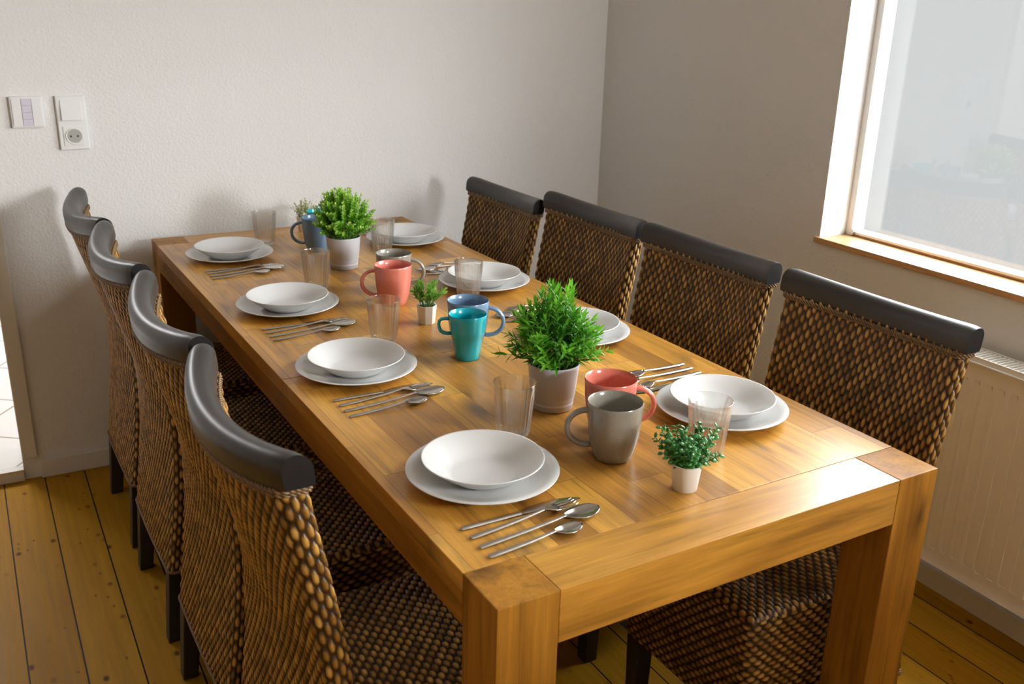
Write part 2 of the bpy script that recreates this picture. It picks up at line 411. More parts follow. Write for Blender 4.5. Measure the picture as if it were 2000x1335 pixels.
b = MB(); b.box(-2.6, 0.2, YB + 0.16, 5.2, ZC, ZC + 0.05); struct('ceiling', b, M_CEIL)

# windows
GX = XR + 0.105
for wi, (a0, a1) in enumerate((W1, W2)):
    wn = tag(bpy.data.objects.new('window_%d' % (wi + 1), None), kind='structure'); C.objects.link(wn); wn.rotation_euler = (0, 0, TH)
    z0, z1 = WZ[0] + 0.017, WZ[1]
    b = MB(); b.box(XR - 0.010, XR + WT - 0.004, a0 + 0.002, a1 - 0.002, WZ[0], z0)
    if wi == 0: b.box(XR - 0.010, XR, a1 - 0.002, a1 + 0.015, WZ[0], z0)
    b.build('window_sill', M_SILL, wn, bevel=0.002)
    b = MB(); f = 0.022
    b.box(GX, GX + 0.05, a0, a0 + f, z0, z1); b.box(GX, GX + 0.05, a1 - f, a1, z0, z1)
    b.box(GX, GX + 0.05, a0, a1, z1 - f, z1); b.box(GX, GX + 0.05, a0 + f, a1 - f, z0 + 0.006, z0 + 0.014)
    b.build('window_frame', M_FRAME, wn, bevel=0.002)
    b = MB(); b.box(GX + 0.004, GX + 0.045, a0 + f, a1 - f, z0, z0 + 0.006); b.build('gasket', M_SILL, wn, bevel=0.001)
    b = MB(); b.box(GX + 0.022, GX + 0.026, a0 + f, a1 - f, z0 + 0.014, z1 - f); b.build('window_pane', M_PANE, wn)
    if wi == 0:
        b = MB(); b.box(GX - 0.008, GX + 0.0, a1 - f - 0.012, a1 - f, z0 + 0.004, z0 + 0.022); b.build('hinge', M_STEEL, wn, bevel=0.002)

# ================================================================== radiator
RX0, RX1 = XR - 0.105, XR - 0.03
ry0, ry1, rz0, rz1 = -0.95, 0.60, 0.135, 0.700
rad = thing('radiator', rm((RX0 + RX1) / 2, (ry0 + ry1) / 2, rz0), 'white ribbed panel radiator fixed below the window sill', 'radiator', TH)
rad.location = (0, 0, 0)
def panel(xf, sgn):
    # corrugated steel sheet as a grid: ribs along z with flat margins
    ny = int((ry1 - ry0) / 0.0042); nz = 40; V = []; Fq = []
    for i in range(ny + 1):
        y = ry0 + (ry1 - ry0) * i / ny
        for j in range(nz + 1):
            z = rz0 + (rz1 - rz0) * (j / nz)
            e = min(z - rz0 - 0.045, rz1 - 0.045 - z, y - ry0 - 0.03, ry1 - 0.03 - y)
            k = max(0, min(1, e / 0.014))
            ph = ((y - ry0) % 0.0333) / 0.0333
            d = max(0, min(1, (abs(ph - 0.5) - 0.14) / 0.13))
            edge = max(0, min(1, min(y - ry0, ry1 - y, z - rz0, rz1 - z) / 0.006))
            V.append((xf - sgn * (0.0105 * k * (1 - d)) + sgn * 0.006 * (1 - edge) , y, z))
    for i in range(ny):
        for j in range(nz):
            a = i * (nz + 1) + j; Fq.append((a, a + nz + 1, a + nz + 2, a + 1) if sgn < 0 else (a, a + 1, a + nz + 2, a + nz + 1))
    m_ = MB(); m_.add(V, Fq); return m_
pf = panel(RX0, -1); pf.box(RX0 + 0.001, RX0 + 0.012, ry0 + 0.002, ry1 - 0.002, rz0 + 0.002, rz1 - 0.002)
pf.v = [(2 * RX0 - x if x < RX0 + 0.0005 and False else x, y, z) for x, y, z in pf.v]
pf.build('front_panel', M_RAD, rad, smooth=True, auto=0.5)
b = MB(); b.box(RX1 - 0.012, RX1, ry0, ry1, rz0, rz1)
for i in range(40):
    y = ry0 + 0.03 + i * 0.0385; b.box(RX0 + 0.0125, RX1 - 0.0125, y, y + 0.002, rz0 + 0.03, rz1 - 0.03)
b.build('back_panel', M_RAD, rad)
b = MB()
b.box(RX0 + 0.002, RX0 + 0.006, ry0, ry1, rz1 + 0.0005, rz1 + 0.014); b.box(RX1 - 0.006, RX1 - 0.002, ry0, ry1, rz1 + 0.0005, rz1 + 0.014)
n = int((ry1 - ry0) / 0.012)
for i in range(n + 1):
    y = ry0 + (ry1 - ry0 - 0.004) * i / n; b.box(RX0 + 0.006, RX1 - 0.006, y, y + 0.004, rz1 + 0.008, rz1 + 0.012)
b.build('top_grille', M_RAD, rad)
for y in (ry0, ry1):
    s = -1 if y == ry0 else 1
    b = MB(); b.box(RX0, RX1, min(y + s * 0.001, y + s * 0.003), max(y + s * 0.001, y + s * 0.003), rz0, rz1 + 0.014); b.build('side_cover', M_RAD, rad)
for y in (ry0 + 0.2, ry1 - 0.2):
    b = MB(); b.box(RX1 + 0.0005, XR - 0.0005, y, y + 0.03, 0.25, 0.62); b.build('wall_bracket', M_RAD, rad)

# ================================================================== cabinet between the two windows, added unseen beyond the right edge of the frame to shade the table front
sb = thing('shade_cabinet', (0, 0, 0), 'chest-high white cabinet with wooden top, added out of view to shade the table front', 'shade_cabinet', TH)
cx0, cx1, cy0, cy1 = 0.44, 1.20, -1.60, -1.25
b = MB(); b.box(cx0 + 0.02, cx1 - 0.02, cy0 + 0.03, cy1 - 0.02, 0.0, 0.08); b.box(cx0, cx1, cy0 + 0.02, cy1, 0.08, 1.225); b.build('body', M_TRIM, sb, bevel=0.002)
b = MB(); b.box(cx0 - 0.015, cx1 + 0.010, cy0 - 0.01, cy1 + 0.015, 1.2255, 1.26); b.build('top', M_SILL, sb, bevel=0.003)
for i in range(2):
    xa_ = cx0 + 0.004 + i * 0.378
    b = MB(); b.box(xa_, xa_ + 0.374, cy0, cy0 + 0.019, 0.085, 1.22); dd = b.build('door', M_TRIM, sb, bevel=0.002)
    hx = xa_ + (0.33 if i == 0 else 0.044); b = MB(); b.tube([(hx, cy0 - 0.001, 0.62), (hx, cy0 - 0.025, 0.62), (hx, cy0 - 0.025, 0.76), (hx, cy0 - 0.001, 0.76)], 0.005, 8); b.build('handle', M_STEEL, dd)

# ================================================================== switches on the back wall
s1 = thing('wall_switch', (0, 0, 0), 'square white wall switch panel with lilac centre keys, beside the doorway', 'switch', TH)
yb = YB - 0.0005
b = MB(); b.box(-0.823, -0.737, yb - 0.014, yb, 1.112, 1.200); b.build('cover_frame', M_PLASTIC, s1, bevel=0.003)
for i, (x0, x1) in enumerate(((-0.818, -0.794), (-0.793, -0.767), (-0.766, -0.742))):
    if i == 1:
        for k in range(4):
            b = MB(); zz = 1.117 + k * 0.0195; b.box(x0, x1, yb - 0.0175, yb - 0.0142, zz, zz + 0.019); b.build('key', M_PLASTIC2, s1, bevel=0.0008)
    else:
        b = MB(); b.box(x0, x1, yb - 0.017, yb - 0.0142, 1.117, 1.195); b.build('key', M_PLASTIC, s1, bevel=0.0008)
s2 = thing('switch_socket_unit', (0, 0, 0), 'tall white wall plate with rocker light switch above a round power socket', 'switch and socket', TH)
px0, px1 = -0.703, -0.622
b = MB(); b.box(px0, px1, yb - 0.012, yb, 1.043, 1.200); b.build('cover_frame', M_PLASTIC, s2, bevel=0.004, seg=3)
b = MB(); xa, xb_, za, zb = px0 + 0.012, px1 - 0.012, 1.130, 1.189
b.add([(xa, yb - 0.0125, za), (xb_, yb - 0.0125, za), (xb_, yb - 0.0125, zb), (xa, yb - 0.0125, zb), (xa, yb - 0.021, za), (xb_, yb - 0.021, za), (xb_, yb - 0.0145, zb), (xa, yb - 0.0145, zb)],
      [(0, 1, 2, 3), (4, 7, 6, 5), (0, 4, 5, 1), (1, 5, 6, 2), (2, 6, 7, 3), (3, 7, 4, 0)])
b.build('rocker', M_PLASTIC, s2, bevel=0.001)
def y_lathe(prof, cx, cz, seg=40):
    q = MB(); q.lathe(prof, seg); q.v = [(cx + x, yb - z, cz + y) for x, y, z in q.v]; return q
b = MB(); b.box(px0 + 0.012, px1 - 0.012, yb - 0.0145, yb - 0.0125, 1.055, 1.112)
b.build('socket_plate', M_PLASTIC, s2, bevel=0.0006)
b = y_lathe([(0.0215, 0.0150), (0.0235, 0.0168), (0.0225, 0.0168), (0.0205, 0.0158), (0.0195, 0.0148)], (px0 + px1) / 2, 1.0835); b.build('socket_rim', M_PLASTIC, s2, smooth=True)
b = y_lathe([(0, 0.0151), (0.0205, 0.0151), (0.0207, 0.0148), (0, 0.0147)], (px0 + px1) / 2, 1.0835); b.build('socket_well', simple('socket_shade_grey', (0.38, 0.38, 0.34), 0.4, 0.02), s2)
for dx in (-0.0095, 0.0095):
    b = y_lathe([(0, 0.0154), (0.003, 0.0154), (0.003, 0.0152), (0, 0.0152)], (px0 + px1) / 2 + dx, 1.0835, 16); b.build('pin_hole', M_BLACK, s2)

# ================================================================== dining table
TW, TL, TT, TA, TS, H = 0.85, 2.1954, 0.0942, 0.0824, 0.8739, 0.7696
hw = TW / 2
M_TOP = wood('table_top_wood', 'y', True, coat=0.25, rough=0.34, bw=0.40)
M_END = wood('table_end_wood', 'x', False, seed=2.3, coat=0.45, rough=0.30)
M_SIDE = wood('table_side_wood_shaded', 'y', False, seed=5.1, coat=0.04, rough=0.42, dark=0.66, spec=0.2)  # apron wood darkened, the shade on the table sides put into its colour
M_TLEG = wood('table_leg_wood_shaded', 'z', False, seed=1.4, coat=0.04, rough=0.42, dark=0.66, spec=0.2)  # legs darkened like the aprons, shade held in the wood colour
tb = thing('dining_table', (0, 0, 0), 'long solid wood dining table laid for eight with block legs', 'table')
b = MB(); b.box(-hw, hw, TT + 0.0004, TS - 0.0007, H - 0.03, H); b.build('tabletop_panel', M_TOP, tb, bevel=0.0012)
b = MB(); b.box(-hw, hw, TS + 0.0007, TL - TT - 0.0004, H - 0.03, H); b.build('tabletop_panel', M_TOP, tb, bevel=0.0012)
for y0 in (0.0, TL - TT):
    b = MB(); b.box(-hw + TT + 0.0005, hw - TT - 0.0005, y0 + 0.0002, y0 + TT - 0.0004, H - TA, H); b.build('end_beam', M_END, tb, bevel=0.0015)
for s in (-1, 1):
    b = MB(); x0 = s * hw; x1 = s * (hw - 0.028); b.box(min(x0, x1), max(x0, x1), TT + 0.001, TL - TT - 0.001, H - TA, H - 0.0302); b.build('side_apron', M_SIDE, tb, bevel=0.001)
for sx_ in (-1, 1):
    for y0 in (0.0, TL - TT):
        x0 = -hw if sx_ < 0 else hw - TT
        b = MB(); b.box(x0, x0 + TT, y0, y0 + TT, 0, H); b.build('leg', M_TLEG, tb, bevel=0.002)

# ================================================================== wicker chairs
def grid_mesh(P, tint, closed_u=False):
    nu, nv = P.shape[:2]
    idx = np.arange(nu * nv).reshape(nu, nv)
    if closed_u: idx = np.vstack([idx, idx[:1]])
    q = np.stack([idx[:-1, :-1], idx[1:, :-1], idx[1:, 1:], idx[:-1, 1:]], -1).reshape(-1, 4)
    return P.reshape(-1, 3), q, tint.reshape(-1)
def np_mesh(name, parts, mat, parent):
    V = []; Q = []; T = []; n = 0
    for v, q, t in parts: V.append(v); Q.append(q + n); T.append(t); n += len(v)
    V = np.concatenate(V).astype('f4'); Q = np.concatenate(Q).astype('i4'); T = np.concatenate(T).astype('f4')
    me = bpy.data.meshes.new(name); me.vertices.add(len(V)); me.vertices.foreach_set('co', V.ravel())
    me.loops.add(Q.size); me.loops.foreach_set('vertex_index', Q.ravel())
    me.polygons.add(len(Q)); me.polygons.foreach_set('loop_start', np.arange(0, Q.size, 4, dtype='i4'))
    me.polygons.foreach_set('loop_total', np.full(len(Q), 4, dtype='i4'))
    me.update(calc_edges=True); me.validate()
    at = me.attributes.new('tint', 'FLOAT', 'POINT'); at.data.foreach_set('value', T)
    return finish(name, me, mat, parent, smooth=True)
nprng = np.random.default_rng(3)
def weave(U, V, pu, pv):
    """height 0..1 and tint of a stake-and-strand weave; strands run along V"""
    col = np.floor(U / pu); lx = (U / pu - col - 0.5) * 2
    ph = V / pv + 0.5 * (col % 2) + 0.05 * np.sin(col * 12.9)
    s = 0.5 + 0.5 * np.cos(2 * PI * ph)
    wid = 0.46 + 0.62 * s ** 0.55
    cross = np.sqrt(np.clip(1 - (lx / wid) ** 2, 0, 1))
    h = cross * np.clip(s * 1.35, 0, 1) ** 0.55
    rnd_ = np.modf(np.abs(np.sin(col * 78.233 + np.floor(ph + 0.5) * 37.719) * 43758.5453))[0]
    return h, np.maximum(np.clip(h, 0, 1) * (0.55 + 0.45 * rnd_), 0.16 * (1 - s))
def prof(z, pts):
    xs = [p[0] for p in pts]; ys = [p[1] for p in pts]
    # smooth (cosine-eased) interpolation
    i = np.clip(np.searchsorted(xs, z) - 1, 0, len(xs) - 2); xs = np.array(xs); ys = np.array(ys)
    t = np.clip((z - xs[i]) / (xs[i + 1] - xs[i]), 0, 1)
    m = np.gradient(ys, xs); hh = xs[i + 1] - xs[i]
    return ((2 * t**3 - 3 * t**2 + 1) * ys[i] + (t**3 - 2 * t**2 + t) * hh * m[i] + (-2 * t**3 + 3 * t**2) * ys[i + 1] + (t**3 - t**2) * hh * m[i + 1])
CEN = [(0.18, 0.004), (0.30, 0.022), (0.45, 0.040), (0.57, 0.044), (0.73, 0.025), (0.86, 0.002), (0.97, -0.016)]
SAG = [(0.18, 0.004), (0.45, 0.010), (0.62, 0.018), (0.80, 0.034), (0.97, 0.048)]
DIP = 0.020
def loop_xy(s, w_, d_, r=0.014):
    """rounded rectangle perimeter, s in 0..1 -> (x,y) with x depth, y width; starts at the back centre"""
    Lx, Ly = d_ - 2 * r, w_ - 2 * r; arc = PI * r / 2; per = 2 * Lx + 2 * Ly + 4 * arc
    S = (s * per + Ly / 2) % per
    x = np.zeros_like(s); y = np.zeros_like(s); nx = np.zeros_like(s); ny = np.zeros_like(s)
    segs = [('l', Ly, (-1, 0), (-d_ / 2, -w_ / 2 + r), (0, 1)), ('a', arc, PI, (-d_ / 2 + r, w_ / 2 - r), None),
            ('l', Lx, (0, 1), (-d_ / 2 + r, w_ / 2), (1, 0)), ('a', arc, PI / 2, (d_ / 2 - r, w_ / 2 - r), None),
            ('l', Ly, (1, 0), (d_ / 2, w_ / 2 - r), (0, -1)), ('a', arc, 0, (d_ / 2 - r, -w_ / 2 + r), None),
            ('l', Lx, (0, -1), (d_ / 2 - r, -w_ / 2), (-1, 0)), ('a', arc, -PI / 2, (-d_ / 2 + r, -w_ / 2 + r), None)]
    acc = 0
    for k, ln, a, p, dr_ in segs:
        mk = (S >= acc - 1e-9) & (S <= acc + ln + 1e-9); t = S[mk] - acc
        if k == 'l':
            x[mk] = p[0] + dr_[0] * t; y[mk] = p[1] + dr_[1] * t; nx[mk] = a[0]; ny[mk] = a[1]
        else:
            an = a - t / r; x[mk] = p[0] + r * np.cos(an); y[mk] = p[1] + r * np.sin(an); nx[mk] = np.cos(an); ny[mk] = np.sin(an)
        acc += ln
    return x, y, nx, ny, per
BW, BD = 0.438, 0.038
def back_shift(y, z):
    q = np.clip(1 - (2 * y / 0.46) ** 2, -0.2, 1); k = np.clip((z - 0.5) / 0.45, 0, 1) ** 2
    return prof(z, CEN) - prof(z, SAG) * q, -DIP * q * k
def wicker_back():
    pu0 = 0.0100; _, _, _, _, per = loop_xy(np.array([0.0]), BW, BD)
    nc = int(round(per / pu0 / 2)) * 2; pu = per / nc; pv = 0.0290
    nu = nc * 6; z0, z1 = 0.197, 0.918; nv = int((z1 - z0) / pv * 9)
    s = np.arange(nu) / nu; x, y, nx, ny, per = loop_xy(s, BW, BD)
    zz = np.linspace(z0, z1, nv)
    U = (s * per)[:, None] + 0 * zz[None]; V = 0 * U + zz[None]
    h, tint = weave(U, V, pu, pv)
    taper = 0.955 + 0.045 * np.clip((V - 0.2) / 0.7, 0, 1)
    d = (h - 0.4) * 0.0042
    Y = (y[:, None] * taper) + ny[:, None] * d; Z = V.copy()
    sx_, sz_ = back_shift(Y, V)
    X = x[:, None] + nx[:, None] * d + sx_; Z = Z + sz_
    return grid_mesh(np.stack([X, Y, Z], -1), tint, True)
def path_loop(z, w_, d_, n=240, out=0.002, front=True):
    s = np.arange(n) / n; x, y, nx, ny, per = loop_xy(s, w_, d_)
    t = 0.955 + 0.045 * min(1, max(0, (z - 0.2) / 0.7)); y = y * t
    sh, sz = back_shift(y, np.full_like(y, z))
    return [(x[i] + nx[i] * out + sh[i], y[i] + ny[i] * out, z + sz[i], nx[i], ny[i]) for i in range(n)]
def rope(mb, pts, r=0.0022, tw=0.0017, turns=60, seg=6):
    n = len(pts)
    for k in (0, 1):
        P = []
        for i, (x, y, z, nx, ny) in enumerate(pts):
            a = 2 * PI * turns * i / n + k * PI
            P.append((x + nx * tw * math.cos(a), y + ny * tw * math.cos(a), z + tw * math.sin(a) * 1.2))
        mb.tube(P, r, seg, closed=True)
SX0, SX1, SW, SZ0, SZ1 = 0.030, 0.415, 0.400, 0.200, 0.447
def wicker_seat():
    parts = []; pu, pv = 0.0112, 0.0245; r = 0.018
    # skirt: three sides (front and both flanks); strands run round the seat
    cx = (SX0 + SX1) / 2; d_ = SX1 - SX0
    nz = int((SZ1 - SZ0) / pu) ; 
    s = np.linspace(0, 1, 900, endpoint=False); x, y, nx, ny, per = loop_xy(s, SW, d_, r)
    zz = np.linspace(SZ0, SZ1 - 0.004, 22 * 6)
    npv = int(round(per / pv)); U = 0 * s[:, None] + (zz[None] - SZ0); V = (s * per)[:, None] + 0 * zz[None]
    h, tint = weave(U, V, (SZ1 - 0.004 - SZ0) / 22, per / npv)
    arch = np.where(V >= 0, 0, 0)
    d = (h - 0.4) * 0.0042; tz = np.clip((zz[None] - (SZ1 - 0.016)) / 0.012, 0, 1); rin = 0.006 * tz ** 2
    P = np.stack([cx + x[:, None] + nx[:, None] * (d - rin), y[:, None] + ny[:, None] * (d - rin), zz[None] + 0 * d], -1)
    parts.append(grid_mesh(P, tint, True))
    # top: strands run across the seat
    nx_, ny_ = 36 * 6, 170
    gx = np.linspace(SX0, SX1, nx_); gy = np.linspace(-SW / 2, SW / 2, ny_)
    U = gx[:, None] + 0 * gy[None]; V = 0 * gx[:, None] + gy[None]
    h, tint = weave(U - SX0, V + 1, (SX1 - SX0) / 36, pv)
    e = np.minimum(np.minimum(U - SX0, SX1 - U), np.minimum(V + SW / 2, SW / 2 - V)); ed = np.clip(1 - e / 0.014, 0, 1)
    Z = SZ1 + 0.002 + (h - 0.4) * 0.0042 - 0.010 * ed ** 2
    parts.append(grid_mesh(np.stack([U, V, Z], -1), tint))
    for v_, q_, t_ in parts: v_[:, 1] *= 1 - 0.10 * (v_[:, 0] - SX0) / (SX1 - SX0)
    v = np.array([(SX0, -SW / 2, SZ0 + .004), (SX1, -SW / 2, SZ0 + .004), (SX1, SW / 2, SZ0 + .004), (SX0, SW / 2, SZ0 + .004)]); parts.append((v, np.array([(0, 3, 2, 1)]), np.zeros(4)))
    return parts
def make_chair(loc, rotz, label):
    t = thing('wicker_dining_chair', loc, label, 'chair', rotz, 'wicker dining chairs around the table')
    np_mesh('backrest', [wicker_back()], M_WICK, t)
    np_mesh('seat', wicker_seat(), M_WICK, t)
    # crest rail: D-shaped section swept along the bowed top
    n = 41; sec = []
    hwid, ht = 0.0228, 0.052
    for k in range(13):
        a = PI * k / 12; sec.append((math.cos(a) * hwid, ht - hwid + math.sin(a) * hwid))
    sec += [(-hwid * 1.0, 0.008), (-hwid * 0.9, 0.0), (hwid * 0.9, 0.0), (hwid * 1.0, 0.008)]
    mb = MB(); rings = []
    for i in range(n):
        y = -0.23 + 0.46 * i / (n - 1); zt = 0.9606 - ht
        a, dz = back_shift(np.array([y]), np.array([zt + 0.02])); sh = float(a[0]) + 0.0; dz = float(dz[0])
        q = min(i, n - 1 - i); k = 1.0 if q > 1 else (0.90 if q == 0 else 0.975)
        ring = []
        for (u, z) in sec:
            lean = -0.10 * (z - 0.02)
            ring.append(len(mb.v)); mb.v.append((sh + u * k + lean, y, zt + dz + ht / 2 + (z - ht / 2) * k))
        rings.append(ring)
    m_ = len(sec)
    for A, B in zip(rings, rings[1:]):
        for k in range(m_): k2 = (k + 1) % m_; mb.f.append((A[k], B[k], B[k2], A[k2]))
    mb.f.append(tuple(rings[0])); mb.f.append(tuple(rings[-1][::-1]))
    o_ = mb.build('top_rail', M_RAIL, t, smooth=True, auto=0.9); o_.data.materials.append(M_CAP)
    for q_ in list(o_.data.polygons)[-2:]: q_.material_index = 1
    mb = MB(); rope(mb, path_loop(0.9085, BW + 0.004, BD + 0.004, 1100), turns=64); rope(mb, path_loop(0.9030, BW + 0.004, BD + 0.004, 1100), r=0.0017, turns=64)
    mb.build('top_braid', M_BRAID, t, smooth=True)
    mb = MB(); rope(mb, path_loop(0.199, BW, BD, 600), turns=70); mb.build('bottom_braid', M_BRAID, t, smooth=True)
    for sx_, sy_ in ((0, -1), (0, 1), (1, -1), (1, 1)):
        x = 0.008 if sx_ == 0 else SX1 - 0.026; y = sy_ * (SW / 2 - (0.020 if sx_ == 0 else 0.046)); hb = 0.0215; h0 = 0.017
        kick = -0.022 if sx_ == 0 else 0.0
        mb = MB(); V = []
        for z, hh, kx in ((0.0, h0, kick), (0.21, hb, 0.0)):
            V += [(x + kx - hh, y - hh, z), (x + kx + hh, y - hh, z), (x + kx + hh, y + hh, z), (x + kx - hh, y + hh, z)]
        mb.add(V, [(0, 3, 2, 1), (4, 5, 6, 7), (0, 1, 5, 4), (1, 2, 6, 5), (2, 3, 7, 6), (3, 0, 4, 7)])
        mb.build('leg', M_LEG, t, bevel=0.003)
    return t
left = [(-0.613, 0.392, 0.012, 'wicker chair with curved dark top rail, on the doorway side, nearest the camera'),
        (-0.611, 0.888, 0.004, 'wicker chair on the doorway side, second from the camera, just behind the nearest one'),
        (-0.613, 1.402, 0.004, 'wicker chair on the doorway side, third from the camera, between two other wicker chairs'),
        (-0.612, 1.890, 0.0, 'wicker chair on the doorway side standing against the back wall')]
right = [(0.610, 0.330, PI, 'wicker chair on the window side, nearest the camera, in front of the radiator', None),
         (0.613, 0.833, PI, 'wicker chair on the window side, second from the camera, left of the radiator', None),
         (0.612, 1.315, PI, 'wicker chair on the window side, third from the camera, behind the feathery potted plant', None),
         (0.590, 1.785, PI - 0.01, 'wicker chair on the window side, farthest from the camera, by the room corner', 0.97)]
ch = make_chair((left[0][0], left[0][1], 0), left[0][2], left[0][3])
for x, y, a, lab in left[1:]: dup(ch, (x, y, 0), a, lab)
for x, y, a, lab, sc in right: dup(ch, (x, y, 0), a, lab, scale=sc)

# ================================================================== plates and bowls
def plate_mb():
    m_ = MB(); m_.lathe([(0, 0.0), (0.062, 0.0), (0.066, 0.001), (0.085, 0.006), (0.108, 0.0128), (0.1215, 0.0182), (0.1232, 0.0196), (0.1222, 0.0206),
                         (0.1070, 0.0158), (0.088, 0.0092), (0.074, 0.0052), (0.060, 0.0042), (0, 0.0042)], 96); return m_
def bowl_mb():
    m_ = MB(); m_.lathe([(0, 0.0), (0.048, 0.0), (0.053, 0.0012), (0.066, 0.010), (0.083, 0.0225), (0.0965, 0.0330), (0.0985, 0.0347), (0.0978, 0.0358), (0.0955, 0.0350),
                         (0.081, 0.0250), (0.066, 0.0145), (0.056, 0.0072), (0.048, 0.0045), (0, 0.0042)], 96); return m_
rows = ['nearest the camera', 'second from the camera', 'third from the camera', 'farthest from the camera']
sides = [('doorway side', [(-0.2715, 0.321), (-0.277, 0.848), (-0.270, 1.318), (-0.267, 1.866)]), ('window side', [(0.2525, 0.345), (0.255, 0.838), (0.266, 1.300), (0.277, 1.838)])]
P0 = B0 = None
for sd, pl in sides:
    for i, (x, y) in enumerate(pl):
        lp = 'flat white dinner plate under a bowl, %s, %s' % (sd, rows[i])
        lb = 'white soup bowl on a dinner plate, %s, %s' % (sd, rows[i])
        if P0 is None:
            P0 = plate_mb().build('dinner_plate', M_PORC, None, smooth=True, loc=(x, y, H + 0.0003)); tag(P0, lp, 'plate', 'white dinner plates')
            B0 = bowl_mb().build('soup_bowl', M_PORC, None, smooth=True, loc=(x, y, H + 0.0048)); tag(B0, lb, 'bowl', 'white soup bowls')
        else:
            o = P0.copy(); C.objects.link(o); o.location = (x, y, H + 0.0003); o['label'] = lp
            o = B0.copy(); C.objects.link(o); o.location = (x, y, H + 0.0048); o['label'] = lb

# ================================================================== cutlery
def loft(secs, m_=9, shape='round'):
    """secs: (x, y, z, half width, dip, thickness); top dips by 'dip' in the middle"""
    mb = MB(); T = []; Bm = []
    for (x, y, z, hw_, dip, th) in secs:
        rt = []; rb = []
        for k in range(m_):
            u = -1 + 2 * k / (m_ - 1); rt.append(len(mb.v))
            e = math.sqrt(max(0, 1 - u * u)) if shape == 'round' and dip == 0 else 1.0
            mb.v.append((x, y + u * hw_, z - dip * (1 - u * u) + (th / 2) * e))
        for k in range(m_):
            u = -1 + 2 * k / (m_ - 1); rb.append(len(mb.v))
            e = math.sqrt(max(0, 1 - u * u)) if shape == 'round' and dip == 0 else 1.0
            mb.v.append((x, y + u * hw_, z - dip * (1 - u * u) - (th / 2) * e - (0 if e != 1.0 or dip else 0)))
        T.append(rt); Bm.append(rb)
    for i in range(len(secs) - 1):
        for k in range(m_ - 1):
            mb.f.append((T[i][k], T[i + 1][k], T[i + 1][k + 1], T[i][k + 1])); mb.f.append((Bm[i][k], Bm[i][k + 1], Bm[i + 1][k + 1], Bm[i + 1][k]))
        mb.f.append((T[i][0], Bm[i][0], Bm[i + 1][0], T[i + 1][0])); mb.f.append((T[i][-1], T[i + 1][-1], Bm[i + 1][-1], Bm[i][-1]))
    mb.f.append(tuple(T[0] + Bm[0][::-1])); mb.f.append(tuple(T[-1][::-1] + Bm[-1]))
    return mb
def handle_secs(L, w0=0.0046, w1=0.0033, th=0.0044, lift=0.0):
    s = [(0, 0, 0.0024, w0 * 0.55, 0, th * .8), (0.002, 0, 0.0024, w0, 0, th)]
    for k in range(1, 8):
        t = k / 7; s.append((0.002 + (L - 0.002) * t, 0, 0.0024 + lift * t * t, w0 + (w1 - w0) * t, 0, th * (1 - 0.25 * t)))
    return s
def mk_knife(loc, a, lab):
    t = thing('table_knife', loc, lab, 'knife', a, 'steel knives')
    loft(handle_secs(0.100, 0.0044, 0.0038, 0.0046)).build('handle', M_STEEL, t, smooth=True, auto=0.8)
    loft([(0.1002, 0, 0.0026, 0.0036, 0, 0.0022), (0.106, 0.001, 0.0026, 0.0052, 0, 0.0018), (0.118, 0.003, 0.0026, 0.0080, 0, 0.0015), (0.145, 0.004, 0.0026, 0.0090, 0, 0.0013), (0.175, 0.0035, 0.0026, 0.0085, 0, 0.0012),
          (0.192, 0.0018, 0.0026, 0.0062, 0, 0.0011), (0.201, 0.0, 0.0026, 0.0036, 0, 0.001), (0.205, -0.001, 0.0026, 0.0010, 0, 0.0008)]).build('blade', M_STEEL2, t, smooth=True)
    return t
def mk_spoon(loc, a, lab, k=1.0, name='table_spoon', group='steel table spoons'):
    t = thing(name, loc, lab, 'spoon', a, group); L = 0.150 * k
    loft(handle_secs(L, 0.0047, 0.0024, 0.0040, 0.006)).build('handle', M_STEEL, t, smooth=True, auto=0.8)
    S = []
    LB = 0.062 * k; W = 0.0185 * k
    for i in range(15):
        u = i / 14; prof_ = math.sin(PI * min(1, max(0.0, u * 0.97 + 0.03))) ** 0.55
        w_ = max(0.002, W * prof_ * (0.90 + 0.2 * u)); dz = -0.0045 * math.sin(PI * min(1, u * 1.1)) ** 1
        S.append((L + 0.0004 + LB * u, 0, 0.0082 - 0.004 * math.sin(PI * u) * 0.6 + (-0.0012 if u > .9 else 0), w_, 0.0046 * prof_, 0.0013))
    loft(S, 11).build('bowl', M_STEEL2, t, smooth=True)
    return t
def mk_fork(loc, a, lab):
    t = thing('table_fork', loc, lab, 'fork', a, 'steel forks')
    loft(handle_secs(0.130, 0.0047, 0.0025, 0.0040, 0.006)).build('handle', M_STEEL, t, smooth=True, auto=0.8)
    mb = loft([(0.1302, 0, 0.0084, 0.0023, 0, 0.0026), (0.136, 0, 0.0086, 0.0045, 0.0003, 0.0018), (0.142, 0, 0.0078, 0.0090, 0.001, 0.0015), (0.150, 0, 0.0062, 0.0112, 0.0015, 0.0014), (0.158, 0, 0.0050, 0.0112, 0.0013, 0.0014)])
    for k in range(4):
        y = -0.00945 + k * 0.0063
        q = loft([(0.1575, y, 0.0046, 0.0017, 0, 0.0014), (0.170, y, 0.0040, 0.0016, 0, 0.0013), (0.182, y * .97, 0.0050, 0.0013, 0, 0.0012), (0.189, y * .94, 0.0066, 0.0006, 0, 0.0008)], 5)
        mb.add(q.v, q.f)
    mb.build('head', M_STEEL2, t, smooth=True)
    return t
CUT = {'knife': ((-0.105, -0.130), (0.205, -0.003)), 'fork': ((-0.104, -0.158), (0.187, 0.016)), 'spoon': ((-0.105, -0.186), (0.212, 0.014)), 'tea': ((-0.105, -0.213), (0.160, 0.010))}
